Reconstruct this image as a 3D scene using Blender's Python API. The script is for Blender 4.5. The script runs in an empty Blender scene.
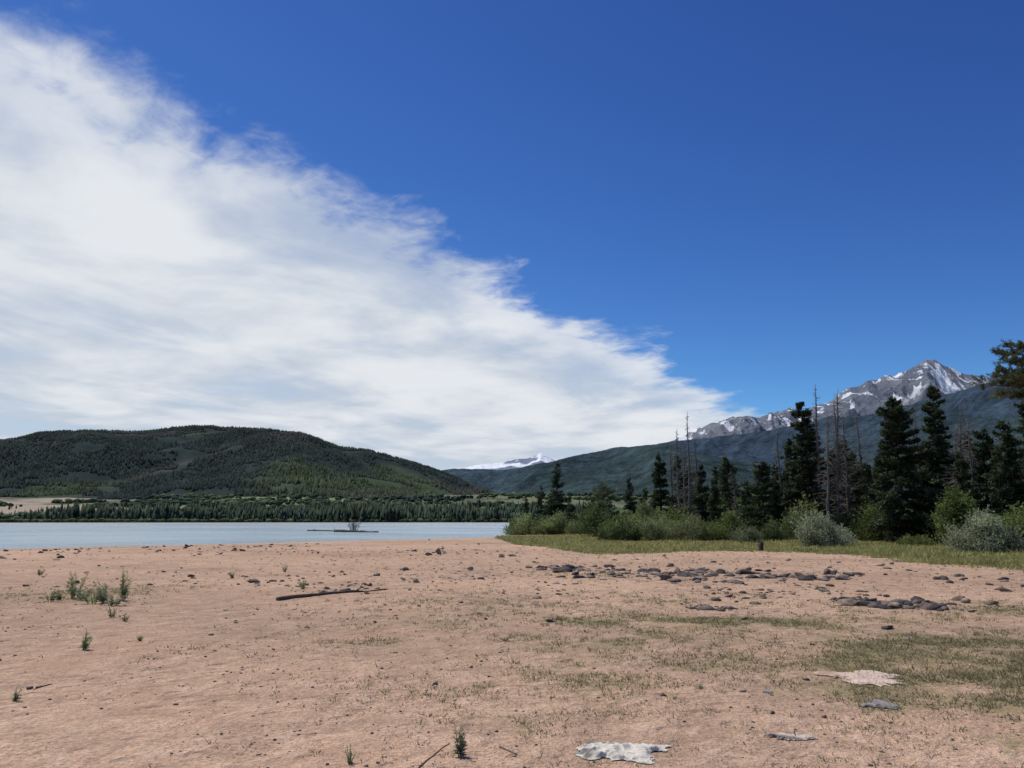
import bpy, bmesh, math, numpy as np
from mathutils import Vector
rng=np.random.default_rng(7)
scene=bpy.context.scene
scene.view_settings.view_transform='Standard'
try: scene.view_settings.look='None'
except Exception: pass
scene.view_settings.exposure=0

# ---------------------------------------------------------------- camera
F_PX=773.0; PITCH=math.radians(10.0); CH=1.6
cs,sn=math.cos(PITCH),math.sin(PITCH)
cam=bpy.data.cameras.new("camera"); camo=bpy.data.objects.new("camera",cam)
scene.collection.objects.link(camo)
cam.sensor_width=36; cam.lens=36*F_PX/1024; cam.clip_end=60000; cam.clip_start=0.05
camo.location=(0,0,CH); camo.rotation_euler=(math.radians(90)+PITCH,0,0)
scene.camera=camo

def bearing(px,py):
    a=(px-512)/F_PX; b=(384-py)/F_PX
    k=cs-b*sn
    return a/k,(sn+b*cs)/k          # X/Y , Z/Y
def gpos(px,py,z=0.0):
    u,w=bearing(px,py); Y=(z-CH)/w
    return u*Y,Y
def at(px,Y):
    u,_=bearing(px,530); return u*Y,Y
def zat(py,Y):
    return CH+bearing(512,py)[1]*Y

# ---------------------------------------------------------------- noise
_perm=rng.permutation(65536).astype(np.int64)
_val=rng.random(65536)
def vn(x,y,seed=0):
    x=np.asarray(x,float)+seed*17.31; y=np.asarray(y,float)-seed*9.77
    xi=np.floor(x).astype(np.int64); yi=np.floor(y).astype(np.int64)
    fx=x-xi; fy=y-yi
    fx=fx*fx*(3-2*fx); fy=fy*fy*(3-2*fy)
    def h(i,j): return _val[_perm[(i+_perm[j&65535])&65535]]
    a=h(xi,yi);b=h(xi+1,yi);c=h(xi,yi+1);d=h(xi+1,yi+1)
    return (a*(1-fx)+b*fx)*(1-fy)+(c*(1-fx)+d*fx)*fy
def fbm(x,y,o=5,seed=0,g=.5):
    s=0;a=1;t=0
    for i in range(o):
        s=s+a*vn(x*2**i,y*2**i,seed+i); t+=a; a*=g
    return s/t-0.5
def ridged(x,y,o=5,seed=0):
    s=0;a=1;t=0
    for i in range(o):
        s=s+a*(1-np.abs(2*vn(x*2**i,y*2**i,seed+i)-1)); t+=a;a*=.5
    return s/t
def sm(a,b,x):
    t=np.clip((x-a)/(b-a),0,1); return t*t*(3-2*t)

# ---------------------------------------------------------------- mesh helpers
def make(name,V,F,mat,C=None,smooth=False,attrs=None,parent=None):
    V=np.ascontiguousarray(V,dtype=np.float32); F=np.ascontiguousarray(F,dtype=np.int32)
    me=bpy.data.meshes.new(name)
    me.vertices.add(len(V)); me.vertices.foreach_set("co",V.ravel())
    k=F.shape[1]
    me.loops.add(F.size); me.loops.foreach_set("vertex_index",F.ravel())
    me.polygons.add(len(F)); me.polygons.foreach_set("loop_start",np.arange(0,F.size,k,dtype=np.int32))
    if smooth: me.polygons.foreach_set("use_smooth",np.ones(len(F),dtype=bool))
    me.update(calc_edges=True)
    if C is not None:
        at_=me.color_attributes.new("Col",'FLOAT_COLOR','POINT')
        c4=np.ones((len(V),4),dtype=np.float32); c4[:,:3]=C
        at_.data.foreach_set("color",c4.ravel())
    if attrs:
        for n_,v_ in attrs.items():
            a_=me.attributes.new(n_,'FLOAT','POINT'); a_.data.foreach_set("value",np.asarray(v_,dtype=np.float32))
    me.materials.append(mat)
    ob=bpy.data.objects.new(name,me); scene.collection.objects.link(ob)
    if parent: ob.parent=parent
    return ob
class B:
    def __init__(s): s.V=[];s.F=[];s.C=[];s.n=0
    def add(s,V,F,C):
        V=np.asarray(V,float); F=np.asarray(F,int)
        C=np.asarray(C,float)
        if C.ndim==1: C=np.tile(C,(len(V),1))
        s.V.append(V);s.F.append(F+s.n);s.C.append(C);s.n+=len(V)
    def out(s): return np.concatenate(s.V),np.concatenate(s.F),np.concatenate(s.C)
def tube(P,R,n=7):
    P=np.asarray(P,float);R=np.asarray(R,float);m=len(P)
    V=[];
    for i in range(m):
        d=P[min(i+1,m-1)]-P[max(i-1,0)]; d/=np.linalg.norm(d)+1e-9
        a=np.cross(d,[0,0,1]) if abs(d[2])<.9 else np.cross(d,[1,0,0]); a/=np.linalg.norm(a); b=np.cross(d,a)
        th=np.arange(n)*2*math.pi/n
        V.append(P[i]+R[i]*(np.cos(th)[:,None]*a+np.sin(th)[:,None]*b))
    V=np.concatenate(V);F=[]
    for i in range(m-1):
        for j in range(n):
            k=(j+1)%n
            F+= [[i*n+j,i*n+k,(i+1)*n+k],[i*n+j,(i+1)*n+k,(i+1)*n+j]]
    for j in range(1,n-1):
        F+=[[0,j+1,j],[(m-1)*n,(m-1)*n+j,(m-1)*n+j+1]]
    return V,np.array(F)
def prisms(P0,P1,r0,r1):
    N=len(P0); d=P1-P0; d=d/(np.linalg.norm(d,axis=1,keepdims=True)+1e-9)
    ref=np.where(np.abs(d[:,2:3])<.9,np.array([[0,0,1.]]),np.array([[1.,0,0]]))
    a=np.cross(d,ref); a/=np.linalg.norm(a,axis=1,keepdims=True)+1e-9; b=np.cross(d,a)
    V=np.zeros((N,6,3))
    for j in range(3):
        th=j*2*math.pi/3; o=math.cos(th)*a+math.sin(th)*b
        V[:,j]=P0+o*np.reshape(r0,(-1,1)); V[:,3+j]=P1+o*np.reshape(r1,(-1,1))
    f=np.array([[0,1,4],[0,4,3],[1,2,5],[1,5,4],[2,0,3],[2,3,5]])
    F=(np.arange(N)[:,None,None]*6+f[None]).reshape(-1,3)
    return V.reshape(-1,3),F
def leaves(P,D,L,W,r):
    N=len(P); D=D/(np.linalg.norm(D,axis=1,keepdims=True)+1e-9)
    s=np.cross(D,r.normal(size=(N,3))); s/=np.linalg.norm(s,axis=1,keepdims=True)+1e-9
    L=np.reshape(L,(-1,1)); W=np.reshape(W,(-1,1))
    V=np.stack([P-D*L*.5+s*W*.35, P-s*W*.5, P+D*L*.5, P+s*W*.5],1)
    f=np.array([[0,1,2],[0,2,3]])
    F=(np.arange(N)[:,None,None]*4+f[None]).reshape(-1,3)
    return V.reshape(-1,3),F

# ---------------------------------------------------------------- materials
def newmat(name):
    m=bpy.data.materials.new(name); m.use_nodes=True; nt=m.node_tree
    return m,nt,nt.nodes["Principled BSDF"]
def N(nt,t,**k):
    n=nt.nodes.new(t)
    for a,b in k.items(): setattr(n,a,b)
    return n
def math_(nt,op,a,b=None,c=None,clamp=False):
    n=nt.nodes.new("ShaderNodeMath"); n.operation=op; n.use_clamp=clamp
    for i,v in enumerate((a,b,c)):
        if v is None: continue
        if isinstance(v,(int,float)): n.inputs[i].default_value=v
        else: nt.links.new(v,n.inputs[i])
    return n.outputs[0]
def noise(nt,vec,scale,detail=4,rough=.55,dist=0):
    n=nt.nodes.new("ShaderNodeTexNoise"); n.inputs["Scale"].default_value=scale
    n.inputs["Detail"].default_value=detail; n.inputs["Roughness"].default_value=rough
    n.inputs["Distortion"].default_value=dist
    nt.links.new(vec,n.inputs["Vector"]); return n.outputs["Fac"]
def mixc(nt,f,a,b,mode='MIX'):
    n=nt.nodes.new("ShaderNodeMix"); n.data_type='RGBA'; n.blend_type=mode
    for i,v in ((0,f),(6,a),(7,b)):
        if isinstance(v,(int,float)): n.inputs[i].default_value=v
        elif isinstance(v,tuple): n.inputs[i].default_value=(*v,1)
        else: nt.links.new(v,n.inputs[i])
    return n.outputs[2]
def maprange(nt,v,a,b,c=0,d=1,smooth=True):
    n=nt.nodes.new("ShaderNodeMapRange"); n.interpolation_type='SMOOTHSTEP' if smooth else 'LINEAR'
    nt.links.new(v,n.inputs[0])
    for i,x in zip((1,2,3,4),(a,b,c,d)): n.inputs[i].default_value=x
    return n.outputs[0]
def colmat(name,rough=.8,nscale=3.,namt=.35,transl=0,spec=.2,bump=0):
    m,nt,bs=newmat(name)
    at_=N(nt,"ShaderNodeAttribute",attribute_name="Col")
    g=N(nt,"ShaderNodeNewGeometry")
    f=noise(nt,g.outputs["Position"],nscale,2,.6)
    f2=maprange(nt,f,.3,.7,1-namt,1+namt,False)
    c=mixc(nt,1.0,at_.outputs["Color"],f2,'MULTIPLY')
    nt.links.new(c,bs.inputs["Base Color"]); bs.inputs["Roughness"].default_value=rough
    bs.inputs["Specular IOR Level"].default_value=spec
    if bump:
        b=N(nt,"ShaderNodeBump"); b.inputs["Strength"].default_value=bump; b.inputs["Distance"].default_value=.02
        nt.links.new(f,b.inputs["Height"]); nt.links.new(b.outputs[0],bs.inputs["Normal"])
    if transl>0:
        t=N(nt,"ShaderNodeBsdfTranslucent"); nt.links.new(c,t.inputs[0])
        mx=N(nt,"ShaderNodeMixShader"); mx.inputs[0].default_value=transl
        nt.links.new(bs.outputs[0],mx.inputs[1]); nt.links.new(t.outputs[0],mx.inputs[2])
        nt.links.new(mx.outputs[0],nt.nodes["Material Output"].inputs[0])
    return m
M_fol=colmat("conifer_foliage",.75,1.2,.35,.25)
M_leaf=colmat("shrub_foliage",.65,1.5,.3,.4)
M_far=colmat("distant_forest",.95,.02,.25,0,.03)
M_rock=colmat("rock",.9,9.,.35,0,.1,.6)
M_wood=colmat("weathered_wood",.85,14.,.35,0,.15,.5)
M_grass=colmat("grass_blades",.7,.8,.3,.4)

# ---------------------------------------------------------------- terrain function
shore_n=lambda x:3.0*fbm(x/14,x*0+3.3,4,5)+1.2*fbm(x/3.,x*0+1.3,3,8)
def terrain(x,y):
    x=np.asarray(x,float);y=np.asarray(y,float)
    ys=np.maximum(88+1.14*np.minimum(x+1.4,0),14)+shore_n(x)*1.6
    xs=-1.4+np.maximum(y-88,0)*.10+2.0*fbm(y/17,y*0+9.1,3,4)
    yf=560+60*fbm(x/160,x*0+2,4,2)+np.maximum(-x-100,0)*-.15
    sdf=np.minimum(np.minimum((y-ys)*.66,xs-x),yf-y)
    s=-sdf; r=np.hypot(x,y)
    land=-.25+np.minimum(.022*np.maximum(s,0),.25+.0*s)
    land=land+(.07*fbm(x/7,y/7,3,11)+.045*fbm(x/1.3,y/1.3,3,12)+.024*fbm(x/.35,y/.35,2,13)*(r<40))*sm(0,6,s)*(1-sm(150,400,r))
    land=land+44*sm(575,1500,y)+14*fbm(x/180,y/180,4,21)*sm(650,1000,y)
    wat=-.25-.04*np.maximum(sdf,0); wat=np.maximum(wat,-3)
    return np.where(sdf>0,wat,land),sdf

# vegetation regions on the beach
gb_px=np.array([500,515,600,700,780,850,900,960,1024,1200]); gb_py=np.array([539,544,555,551,552,555,560,565,570,580])
gb_u=np.array([bearing(a,b)[0] for a,b in zip(gb_px,gb_py)]); gb_d=np.array([gpos(a,b)[1] for a,b in zip(gb_px,gb_py)])
blobs=[(970,672,2.0,2.4,1.0),(1010,650,2.2,1.9,.9),(925,648,1.7,1.3,.6),(700,621,2.8,.9,.85),(790,628,1.8,.8,.6),(520,605,3.4,2.6,.48),(590,640,2.6,1.6,.48),
 (450,625,2.2,1.4,.42),(680,660,2.6,1.0,.46),(560,680,1.6,.9,.42),(760,600,3,1.4,.36),(640,575,6,3,.3),(90,592,2.0,2.4,.5),(380,640,1.5,1.0,.34),(860,620,3.0,1.2,.45),(820,655,2.0,.8,.45),(620,600,5,2.2,.4),(990,610,4,1.6,.5),
 (720,700,1.6,.7,.4),(500,720,1.0,.6,.34),(980,735,1.2,.6,.5),(860,745,.8,.5,.36),(640,712,1.2,.5,.36),(340,690,1.2,.6,.26),(240,650,1.5,.8,.24)]
def grassmask(x,y):
    u=x/np.maximum(y,1); d=np.interp(u,gb_u,gb_d)
    wob=fbm(x/4,y/4,4,31)*9+fbm(x/1.1,y/1.1,3,33)*3
    m=sm(-2.5,2.5,(y-d)+wob)*(u>gb_u[0]-.003+.012*fbm(y/5,y*0,3,3))*(y>5)
    for (px,py,rx,ry,s) in blobs:
        cx,cy=gpos(px,py)
        q=((x-cx)/rx)**2+((y-cy)/ry)**2
        m=np.maximum(m,s*np.exp(-q*.8)*(.35+1.3*vn(x/.6,y/.6,44)))
    return np.clip(m,0,1)

# ---------------------------------------------------------------- ground
rad=np.concatenate([[0.0],np.geomspace(.4,22000,600)])
az=np.radians(np.concatenate([np.linspace(-180,-52,34)[:-1],np.linspace(-52,52,680),np.linspace(52,180,34)[1:]]))
RR,AA=np.meshgrid(rad,az,indexing='ij')
X=RR*np.sin(AA);Y=RR*np.cos(AA)
Z,SD=terrain(X,Y)
n0,n1=X.shape
idx=np.arange(n0*n1).reshape(n0,n1)
Fq=np.stack([idx[:-1,:-1],idx[:-1,1:],idx[1:,1:],idx[1:,:-1]],-1).reshape(-1,4)
GM=grassmask(X,Y)
GM=np.where(Y>400,0,GM)
sand=np.array([.515,.345,.235]); 
c=np.ones((n0,n1,3))*sand
t=fbm(X/9,Y/5,5,51)[...,None]; c=c*(1+.5*t)
wet=sm(5,0,-SD)[...,None]*(RR<200)[...,None]; c=c+wet*(np.array([.36,.29,.22])-c)*.55
farm=sm(560,640,Y)[...,None]
fn=fbm(X/90,Y/140,5,61)[...,None]
fg=np.where(fn>.02,np.array([.12,.15,.08]),np.array([.065,.09,.055]))
uX=X/np.maximum(Y,1)
tanm=(sm(-.47,-.57,uX+.05*fbm(Y/120,X/120,3,64))*sm(760,860,Y)*sm(-.15,.0,fn[...,0]))[...,None]
fg=fg*(1-tanm)+np.array([.35,.29,.22])*tanm
med=(sm(-.12,-.2,uX)*sm(900,1000,Y)*sm(-.1,.05,fn[...,0]))[...,None]*(1-tanm)
fg=fg*(1-.7*med)+np.array([.19,.22,.12])*.7*med
beachfar=(sm(22,4,np.abs(-SD))*(Y>400))[...,None]
c=c*(1-farm)+fg*farm
c=c*(1-beachfar)+np.array([.42,.37,.30])*beachfar
back=((Y>100)&(X>0)&(Y<620))[...,None]
c=np.where(back&(SD[...,None]<-3),np.array([.06,.09,.035]),c)
m,nt,bs=newmat("sand_ground")
g=N(nt,"ShaderNodeNewGeometry");pos=g.outputs["Position"]
ac=N(nt,"ShaderNodeAttribute",attribute_name="Col"); ag=N(nt,"ShaderNodeAttribute",attribute_name="gm")
n_big=noise(nt,pos,.35,4,.6,.4); n_mid=noise(nt,pos,2.2,5,.7,.3); n_fine=noise(nt,pos,26,4,.75)
base=mixc(nt,1.0,ac.outputs["Color"],maprange(nt,n_big,.3,.7,.80,1.18,False),'MULTIPLY')
base=mixc(nt,1.0,base,maprange(nt,n_mid,.3,.7,.76,1.22,False),'MULTIPLY')
base=mixc(nt,1.0,base,maprange(nt,n_fine,.3,.7,.62,1.36,False),'MULTIPLY')
base=mixc(nt,maprange(nt,n_big,.5,.68,0,.4),base,(.37,.215,.135))
base=mixc(nt,maprange(nt,n_mid,.56,.7,0,.45),base,(.54,.43,.33))
vo=N(nt,"ShaderNodeTexVoronoi"); vo.inputs["Scale"].default_value=24; nt.links.new(pos,vo.inputs["Vector"])
spk=math_(nt,'MULTIPLY',maprange(nt,vo.outputs["Distance"],.14,.26,1,0),maprange(nt,noise(nt,pos,1.1,3,.6),.42,.58))
base=mixc(nt,math_(nt,'MULTIPLY',spk,.7),base,(.12,.09,.07))
gn=noise(nt,pos,7.,5,.8)
gf=math_(nt,'ADD',math_(nt,'MULTIPLY',ag.outputs["Fac"],1.1),math_(nt,'MULTIPLY',math_(nt,'SUBTRACT',gn,.5),3.0))
gf=maprange(nt,gf,.35,.85)
gf=math_(nt,'MULTIPLY',gf,maprange(nt,ag.outputs["Fac"],.08,.35))
gcol=mixc(nt,maprange(nt,gn,.35,.65),(.145,.145,.06),(.31,.26,.13))
base=mixc(nt,math_(nt,'MULTIPLY',gf,.75),base,gcol)
nt.links.new(base,bs.inputs["Base Color"]); bs.inputs["Roughness"].default_value=.95; bs.inputs["Specular IOR Level"].default_value=.1
v2=N(nt,"ShaderNodeTexVoronoi"); v2.inputs["Scale"].default_value=3.6; v2.feature='SMOOTH_F1'; nt.links.new(pos,v2.inputs["Vector"])
hsum=math_(nt,'ADD',math_(nt,'MULTIPLY',n_mid,.14),math_(nt,'MULTIPLY',gn,.06))
hsum=math_(nt,'ADD',hsum,math_(nt,'MULTIPLY',n_fine,.02))
hsum=math_(nt,'ADD',hsum,math_(nt,'MULTIPLY',maprange(nt,v2.outputs["Distance"],.05,.35,0,1),.05))
b=N(nt,"ShaderNodeBump"); b.inputs["Strength"].default_value=.9; b.inputs["Distance"].default_value=1.0
nt.links.new(hsum,b.inputs["Height"]); nt.links.new(b.outputs[0],bs.inputs["Normal"])
make("ground",np.stack([X,Y,Z],-1).reshape(-1,3),Fq,m,c.reshape(-1,3),True,{"gm":GM.ravel()})

# ---------------------------------------------------------------- water
m,nt,bs=newmat("lake_water")
g=N(nt,"ShaderNodeNewGeometry");pos=g.outputs["Position"]
bs.inputs["Roughness"].default_value=.22
bs.inputs["IOR"].default_value=1.333
w=math_(nt,'ADD',math_(nt,'MULTIPLY',noise(nt,pos,1.6,4,.65),.35),math_(nt,'MULTIPLY',noise(nt,pos,.22,4,.6),.7))
b=N(nt,"ShaderNodeBump"); b.inputs["Strength"].default_value=.8; b.inputs["Distance"].default_value=.9
nt.links.new(w,b.inputs["Height"]); nt.links.new(b.outputs[0],bs.inputs["Normal"])
nt.links.new(mixc(nt,maprange(nt,noise(nt,pos,.03,5,.6),.35,.65),(.22,.31,.34),(.38,.47,.50)),bs.inputs["Base Color"])
xx=np.linspace(-3500,500,40); yy=np.concatenate([np.linspace(13,140,20),np.linspace(160,760,20)])
WX,WY=np.meshgrid(xx,yy); i2=np.arange(WX.size).reshape(WX.shape)
make("water",np.stack([WX,WY,WX*0-.25],-1).reshape(-1,3),np.stack([i2[:-1,:-1],i2[:-1,1:],i2[1:,1:],i2[1:,:-1]],-1).reshape(-1,4),m,None,True)

# ---------------------------------------------------------------- hills and mountains
def ridge(name,pts,dist,foot,footz,back,mat,amp,scale,nu=420,nv=110,power=1.15,jag=0,colfn=None,seed=0,rid=False,jscale=.35):
    pts=np.array(pts,float)
    us=np.array([bearing(a,b)[0] for a,b in pts]); zs=np.array([CH+bearing(a,b)[1]*dist for a,b in pts])
    u=np.linspace(us.min(),us.max(),nu)
    zr=np.interp(u,us,zs)
    zr=zr+jag*fbm(u*dist/ (scale*jscale),u*0+seed,5,seed+3,.65)*2
    nb=int(nv*.2)
    v=np.concatenate([np.linspace(0,1,nv),np.linspace(1,1.35,nb)[1:]])
    U,Vv=np.meshgrid(u,v,indexing='xy')
    D=np.where(Vv<=1,foot+(dist-foot)*Vv,dist+(back-dist)*(Vv-1)/.35)
    XX=U*D
    prof=np.where(Vv<=1,np.clip(Vv,0,1)**power,1-((Vv-1)/.35)**1.3*.9)
    ZZ=footz+(zr[None,:]-footz)*prof
    nz=(ridged(XX/scale,D/scale*.45,5,seed)-.55)*2 if rid else fbm(XX/scale,D/scale*.7,5,seed)*2
    win=np.where(Vv<=1,np.sin(np.pi*np.clip(Vv,0,1)**1.0)**.8,.3)
    ZZ=ZZ+amp*nz*win
    lim=CH+ (zr[None,:]-CH)/dist*D-2
    ZZ=np.where(Vv<.985,np.minimum(ZZ,lim),ZZ)
    C=colfn(XX,D,ZZ,Vv,nz,zr[None,:]+0*XX)
    ii=np.arange(XX.size).reshape(XX.shape)
    Fq=np.stack([ii[:-1,:-1],ii[:-1,1:],ii[1:,1:],ii[1:,:-1]],-1).reshape(-1,4)
    make(name,np.stack([XX,D,ZZ],-1).reshape(-1,3),Fq,mat,C.reshape(-1,3),True)
    return XX,D,ZZ,C
def lerp3(a,b,t): return np.array(a)*(1-t[...,None])+np.array(b)*t[...,None]
def col_hill(x,y,z,v,nz,zr):  # forest greens lightened and blued: aerial haze painted into the base colour
    t=sm(.0,.25,fbm(x/230+y/900,y/300,5,71)+.20*sm(-800,-100,x)*sm(.85,.1,v)-.05)
    c=lerp3([.028,.041,.038],[.056,.078,.044],t)
    d=sm(.02,.15,fbm(x/170,y/200,4,72))
    return c*(1-.5*d[...,None])+np.array([.068,.068,.062])*.5*d[...,None]
hp=[(-330,470),(-150,452),(-60,447),(0,441),(40,434),(80,431.5),(110,432),(150,431),(190,428),(230,427.5),(265,429),(300,434),(340,446),(370,451),(400,459),(440,471),(480,488),(505,499),(530,512)]
hx,hy,hz,hc=ridge("forested_hill",hp,2600,1250,32,3600,M_far,120,380,power=.95,jag=9,colfn=col_hill,seed=3)

m_mid,nt,bs=newmat("mountain_forest")
ac=N(nt,"ShaderNodeAttribute",attribute_name="Col"); g=N(nt,"ShaderNodeNewGeometry")
f=noise(nt,g.outputs["Position"],.02,5,.8); f2=noise(nt,g.outputs["Position"],.0035,5,.65)
cc=mixc(nt,1.0,ac.outputs["Color"],maprange(nt,f,.35,.65,.55,1.45,False),'MULTIPLY')
cc=mixc(nt,1.0,cc,maprange(nt,f2,.35,.65,.7,1.3,False),'MULTIPLY')
nt.links.new(cc,bs.inputs["Base Color"]); bs.inputs["Roughness"].default_value=1; bs.inputs["Specular IOR Level"].default_value=0
b=N(nt,"ShaderNodeBump"); b.inputs["Strength"].default_value=.8; b.inputs["Distance"].default_value=45
nt.links.new(f,b.inputs["Height"]); nt.links.new(b.outputs[0],bs.inputs["Normal"])
def col_mid(x,y,z,v,nz,zr):  # forest tones shifted to blue to paint in distance haze
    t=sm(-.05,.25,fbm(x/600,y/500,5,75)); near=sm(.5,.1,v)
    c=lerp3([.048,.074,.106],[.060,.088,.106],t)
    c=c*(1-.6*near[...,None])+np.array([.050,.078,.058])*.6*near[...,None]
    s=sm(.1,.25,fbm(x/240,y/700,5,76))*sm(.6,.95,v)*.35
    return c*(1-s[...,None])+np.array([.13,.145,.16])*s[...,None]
mp=[(380,482),(440,476),(480,472),(520,467),(560,459),(590,453),(620,447),(700,438),(760,431),(820,422),(870,415),(900,408),(930,400),(960,391),(1000,379),(1024,373),(1100,355),(1300,350)]
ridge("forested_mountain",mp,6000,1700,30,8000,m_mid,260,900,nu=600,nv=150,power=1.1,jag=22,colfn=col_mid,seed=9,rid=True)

m_rk,nt,bs=newmat("mountain_rock_snow")
ac=N(nt,"ShaderNodeAttribute",attribute_name="Col"); g=N(nt,"ShaderNodeNewGeometry")
f=noise(nt,g.outputs["Position"],.014,6,.75)
cc=mixc(nt,1.0,ac.outputs["Color"],maprange(nt,f,.3,.7,.72,1.2,False),'MULTIPLY')
nt.links.new(cc,bs.inputs["Base Color"]); bs.inputs["Roughness"].default_value=1; bs.inputs["Specular IOR Level"].default_value=0
b=N(nt,"ShaderNodeBump"); b.inputs["Strength"].default_value=.7; b.inputs["Distance"].default_value=55
nt.links.new(f,b.inputs["Height"]); nt.links.new(b.outputs[0],bs.inputs["Normal"])
def col_rock(x,y,z,v,nz,zr):  # rock and lower forest lifted bluer, painted haze over their own tones
    t=sm(-.2,.25,fbm(x/300,y/300,5,81))
    c=lerp3([.14,.165,.205],[.225,.24,.27],t)
    st=fbm(x/70+y/260,y/260,5,83,.62)
    st2=fbm(x/110-y/300,y/330,5,88,.6)
    sn_=np.maximum(sm(.06,.10,st-.16*nz-.02),sm(.07,.12,st2-.16*nz))*sm(.55,.75,v)
    c=c*(1-sn_[...,None])+np.array([.80,.83,.88])*sn_[...,None]
    fo=sm(.62,.5,v+.12*fbm(x/300,y/300,4,85))
    return c*(1-fo[...,None])+np.array([.06,.08,.105])*fo[...,None]
rp=[(640,452),(680,437),(700,429),(720,421),(745,416),(758,417),(770,413),(780,415),(790,410),(802,412),(815,406),(835,400),(850,388),(858,386),(868,380),(876,380),(885,376),(895,376),(903,372),(915,366),(926,360),(938,363),(950,367),(962,373),(975,375),(1000,381),(1060,392),(1150,400)]
ridge("rocky_mountain",rp,8500,6200,250,10500,m_rk,260,400,nu=1000,nv=260,power=1.05,jag=26,colfn=col_rock,seed=14,rid=True)
def col_far(x,y,z,v,nz,zr):  # blue rock tone carries the far haze as colour; snow on top
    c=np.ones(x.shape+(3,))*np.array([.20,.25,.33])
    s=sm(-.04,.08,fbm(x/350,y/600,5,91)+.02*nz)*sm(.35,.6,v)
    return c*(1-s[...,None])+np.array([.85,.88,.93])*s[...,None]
fp=[(400,480),(440,474),(458,470),(475,465.5),(488,463),(500,462.5),(515,460),(528,459),(540,453.5),(548,456),(556,461),(575,466),(620,472)]
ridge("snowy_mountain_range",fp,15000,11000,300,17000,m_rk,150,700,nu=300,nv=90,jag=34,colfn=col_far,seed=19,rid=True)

# ---------------------------------------------------------------- distant trees as single masses
def conemass(x,y,z,h,r,col,tiers=1,sides=5,rg=rng):
    n=len(x); Vs=[];Fs=[];Cs=[];off=0
    for k in range(tiers):
        b0=z+h*(k/tiers*.75); top=z+h*(1 if k==tiers-1 else (k/tiers*.75+.5)); rr=r*(1-.27*k*3/max(tiers,1)*.9)
        th=rg.random(n)[:,None]*6.28+np.arange(sides)[None]*6.283/sides
        rad_=rr[:,None]*(.7+.6*rg.random((n,sides)))
        V=np.zeros((n,sides+1,3))
        V[:,:sides,0]=x[:,None]+rad_*np.cos(th); V[:,:sides,1]=y[:,None]+rad_*np.sin(th)
        V[:,:sides,2]=b0[:,None]+h[:,None]*.06*rg.normal(size=(n,sides))
        V[:,sides,0]=x;V[:,sides,1]=y;V[:,sides,2]=top
        f=np.array([[j,(j+1)%sides,sides] for j in range(sides)])
        Fs.append((np.arange(n)[:,None,None]*(sides+1)+f[None]).reshape(-1,3)+off)
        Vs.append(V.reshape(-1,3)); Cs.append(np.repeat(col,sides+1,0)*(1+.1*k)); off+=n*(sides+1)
    return np.concatenate(Vs),np.concatenate(Fs),np.concatenate(Cs)
nT=150000
r_,c_=hx.shape
nvf=110
ri=rng.random(nT)**.85*(nvf+3); ci=rng.random(nT)*(c_-1.001)
i0=ri.astype(int); j0=ci.astype(int); fr=(ri-i0); fc=(ci-j0)
def bil(A): return (A[i0,j0]*(1-fr)*(1-fc)+A[i0+1,j0]*fr*(1-fc)+A[i0,j0+1]*(1-fr)*fc+A[i0+1,j0+1]*fr*fc)
tx,ty,tz=bil(hx),bil(hy),bil(hz); tc=np.stack([bil(hc[...,k]) for k in range(3)],-1)
keep=(fbm(tx/60,ty/60,4,66)>-.14)&(fbm(tx/220,ty/160,4,65)>-.17)
tx,ty,tz,tc=tx[keep],ty[keep],tz[keep],tc[keep]; n=len(tx)
tc=tc*(.5+.9*rng.random((n,1)))*.9
h=4+6*rng.random(n)+4*np.clip(fbm(tx/90,ty/90,3,63)*2,-.5,1)
V,Fm,Cm=conemass(tx,ty,tz-1,h,h*rng.uniform(.22,.38,n),tc,1,5)
make("hill_forest",V,Fm,M_far,Cm)
n=8500
uu=rng.uniform(-.80,.10,n); yy_=560+rng.random(n)**1.4*360+24
xx_=uu*yy_
zz_,sd_=terrain(xx_,yy_)
k=(sd_<-22)&(fbm(xx_/30,yy_/50,4,67)>-.12+.22*sm(650,880,yy_)-.06*sm(-.5,-.1,uu)+.12*sm(-.56,-.64,uu))
xx_,yy_,zz_=xx_[k],yy_[k],zz_[k]; n=len(xx_)
h=(3.5+10*rng.random(n)**1.3)*np.clip(1.1+1.5*fbm(xx_/45,yy_/60,3,62)-.45*sm(-320,-400,xx_),.35,1.6)
cc_=lerp3([.028,.042,.032],[.052,.07,.040],rng.random(n))*(.6+.8*rng.random((n,1)))
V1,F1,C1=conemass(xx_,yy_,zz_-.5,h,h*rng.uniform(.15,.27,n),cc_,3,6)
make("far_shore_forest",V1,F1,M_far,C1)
def blobmass(x,y,z,r,h,col):
    bm=bmesh.new(); bmesh.ops.create_icosphere(bm,subdivisions=1,radius=1)
    bv=np.array([v.co[:] for v in bm.verts]); bf=np.array([[v.index for v in f.verts] for f in bm.faces]); bm.free()
    n=len(x); V=bv[None]*(.7+.6*rng.random((n,len(bv),1)))
    V=V*np.stack([r,r,h*.5],-1)[:,None,:]+np.stack([x,y,z+h*.4],-1)[:,None,:]
    Fm=(np.arange(n)[:,None,None]*len(bv)+bf[None]).reshape(-1,3)
    C=np.repeat(col,len(bv),0)*(.8+.4*rng.random((n*len(bv),1)))
    return V.reshape(-1,3),Fm,C
n=9000
uu=rng.uniform(-.85,.5,n); yy_=rng.uniform(640,1500,n); xx_=uu*yy_; zz_,sd_=terrain(xx_,yy_)
k=(fbm(xx_/80,yy_/110,4,68)>.0)&~((uu<-.50)&(yy_>760)&(fbm(xx_/80,yy_/110,4,68)<.12)); xx_,yy_,zz_=xx_[k],yy_[k],zz_[k]; n=len(xx_)
tt=sm(-.15,.15,fbm(xx_/120,yy_/120,3,69))
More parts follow.
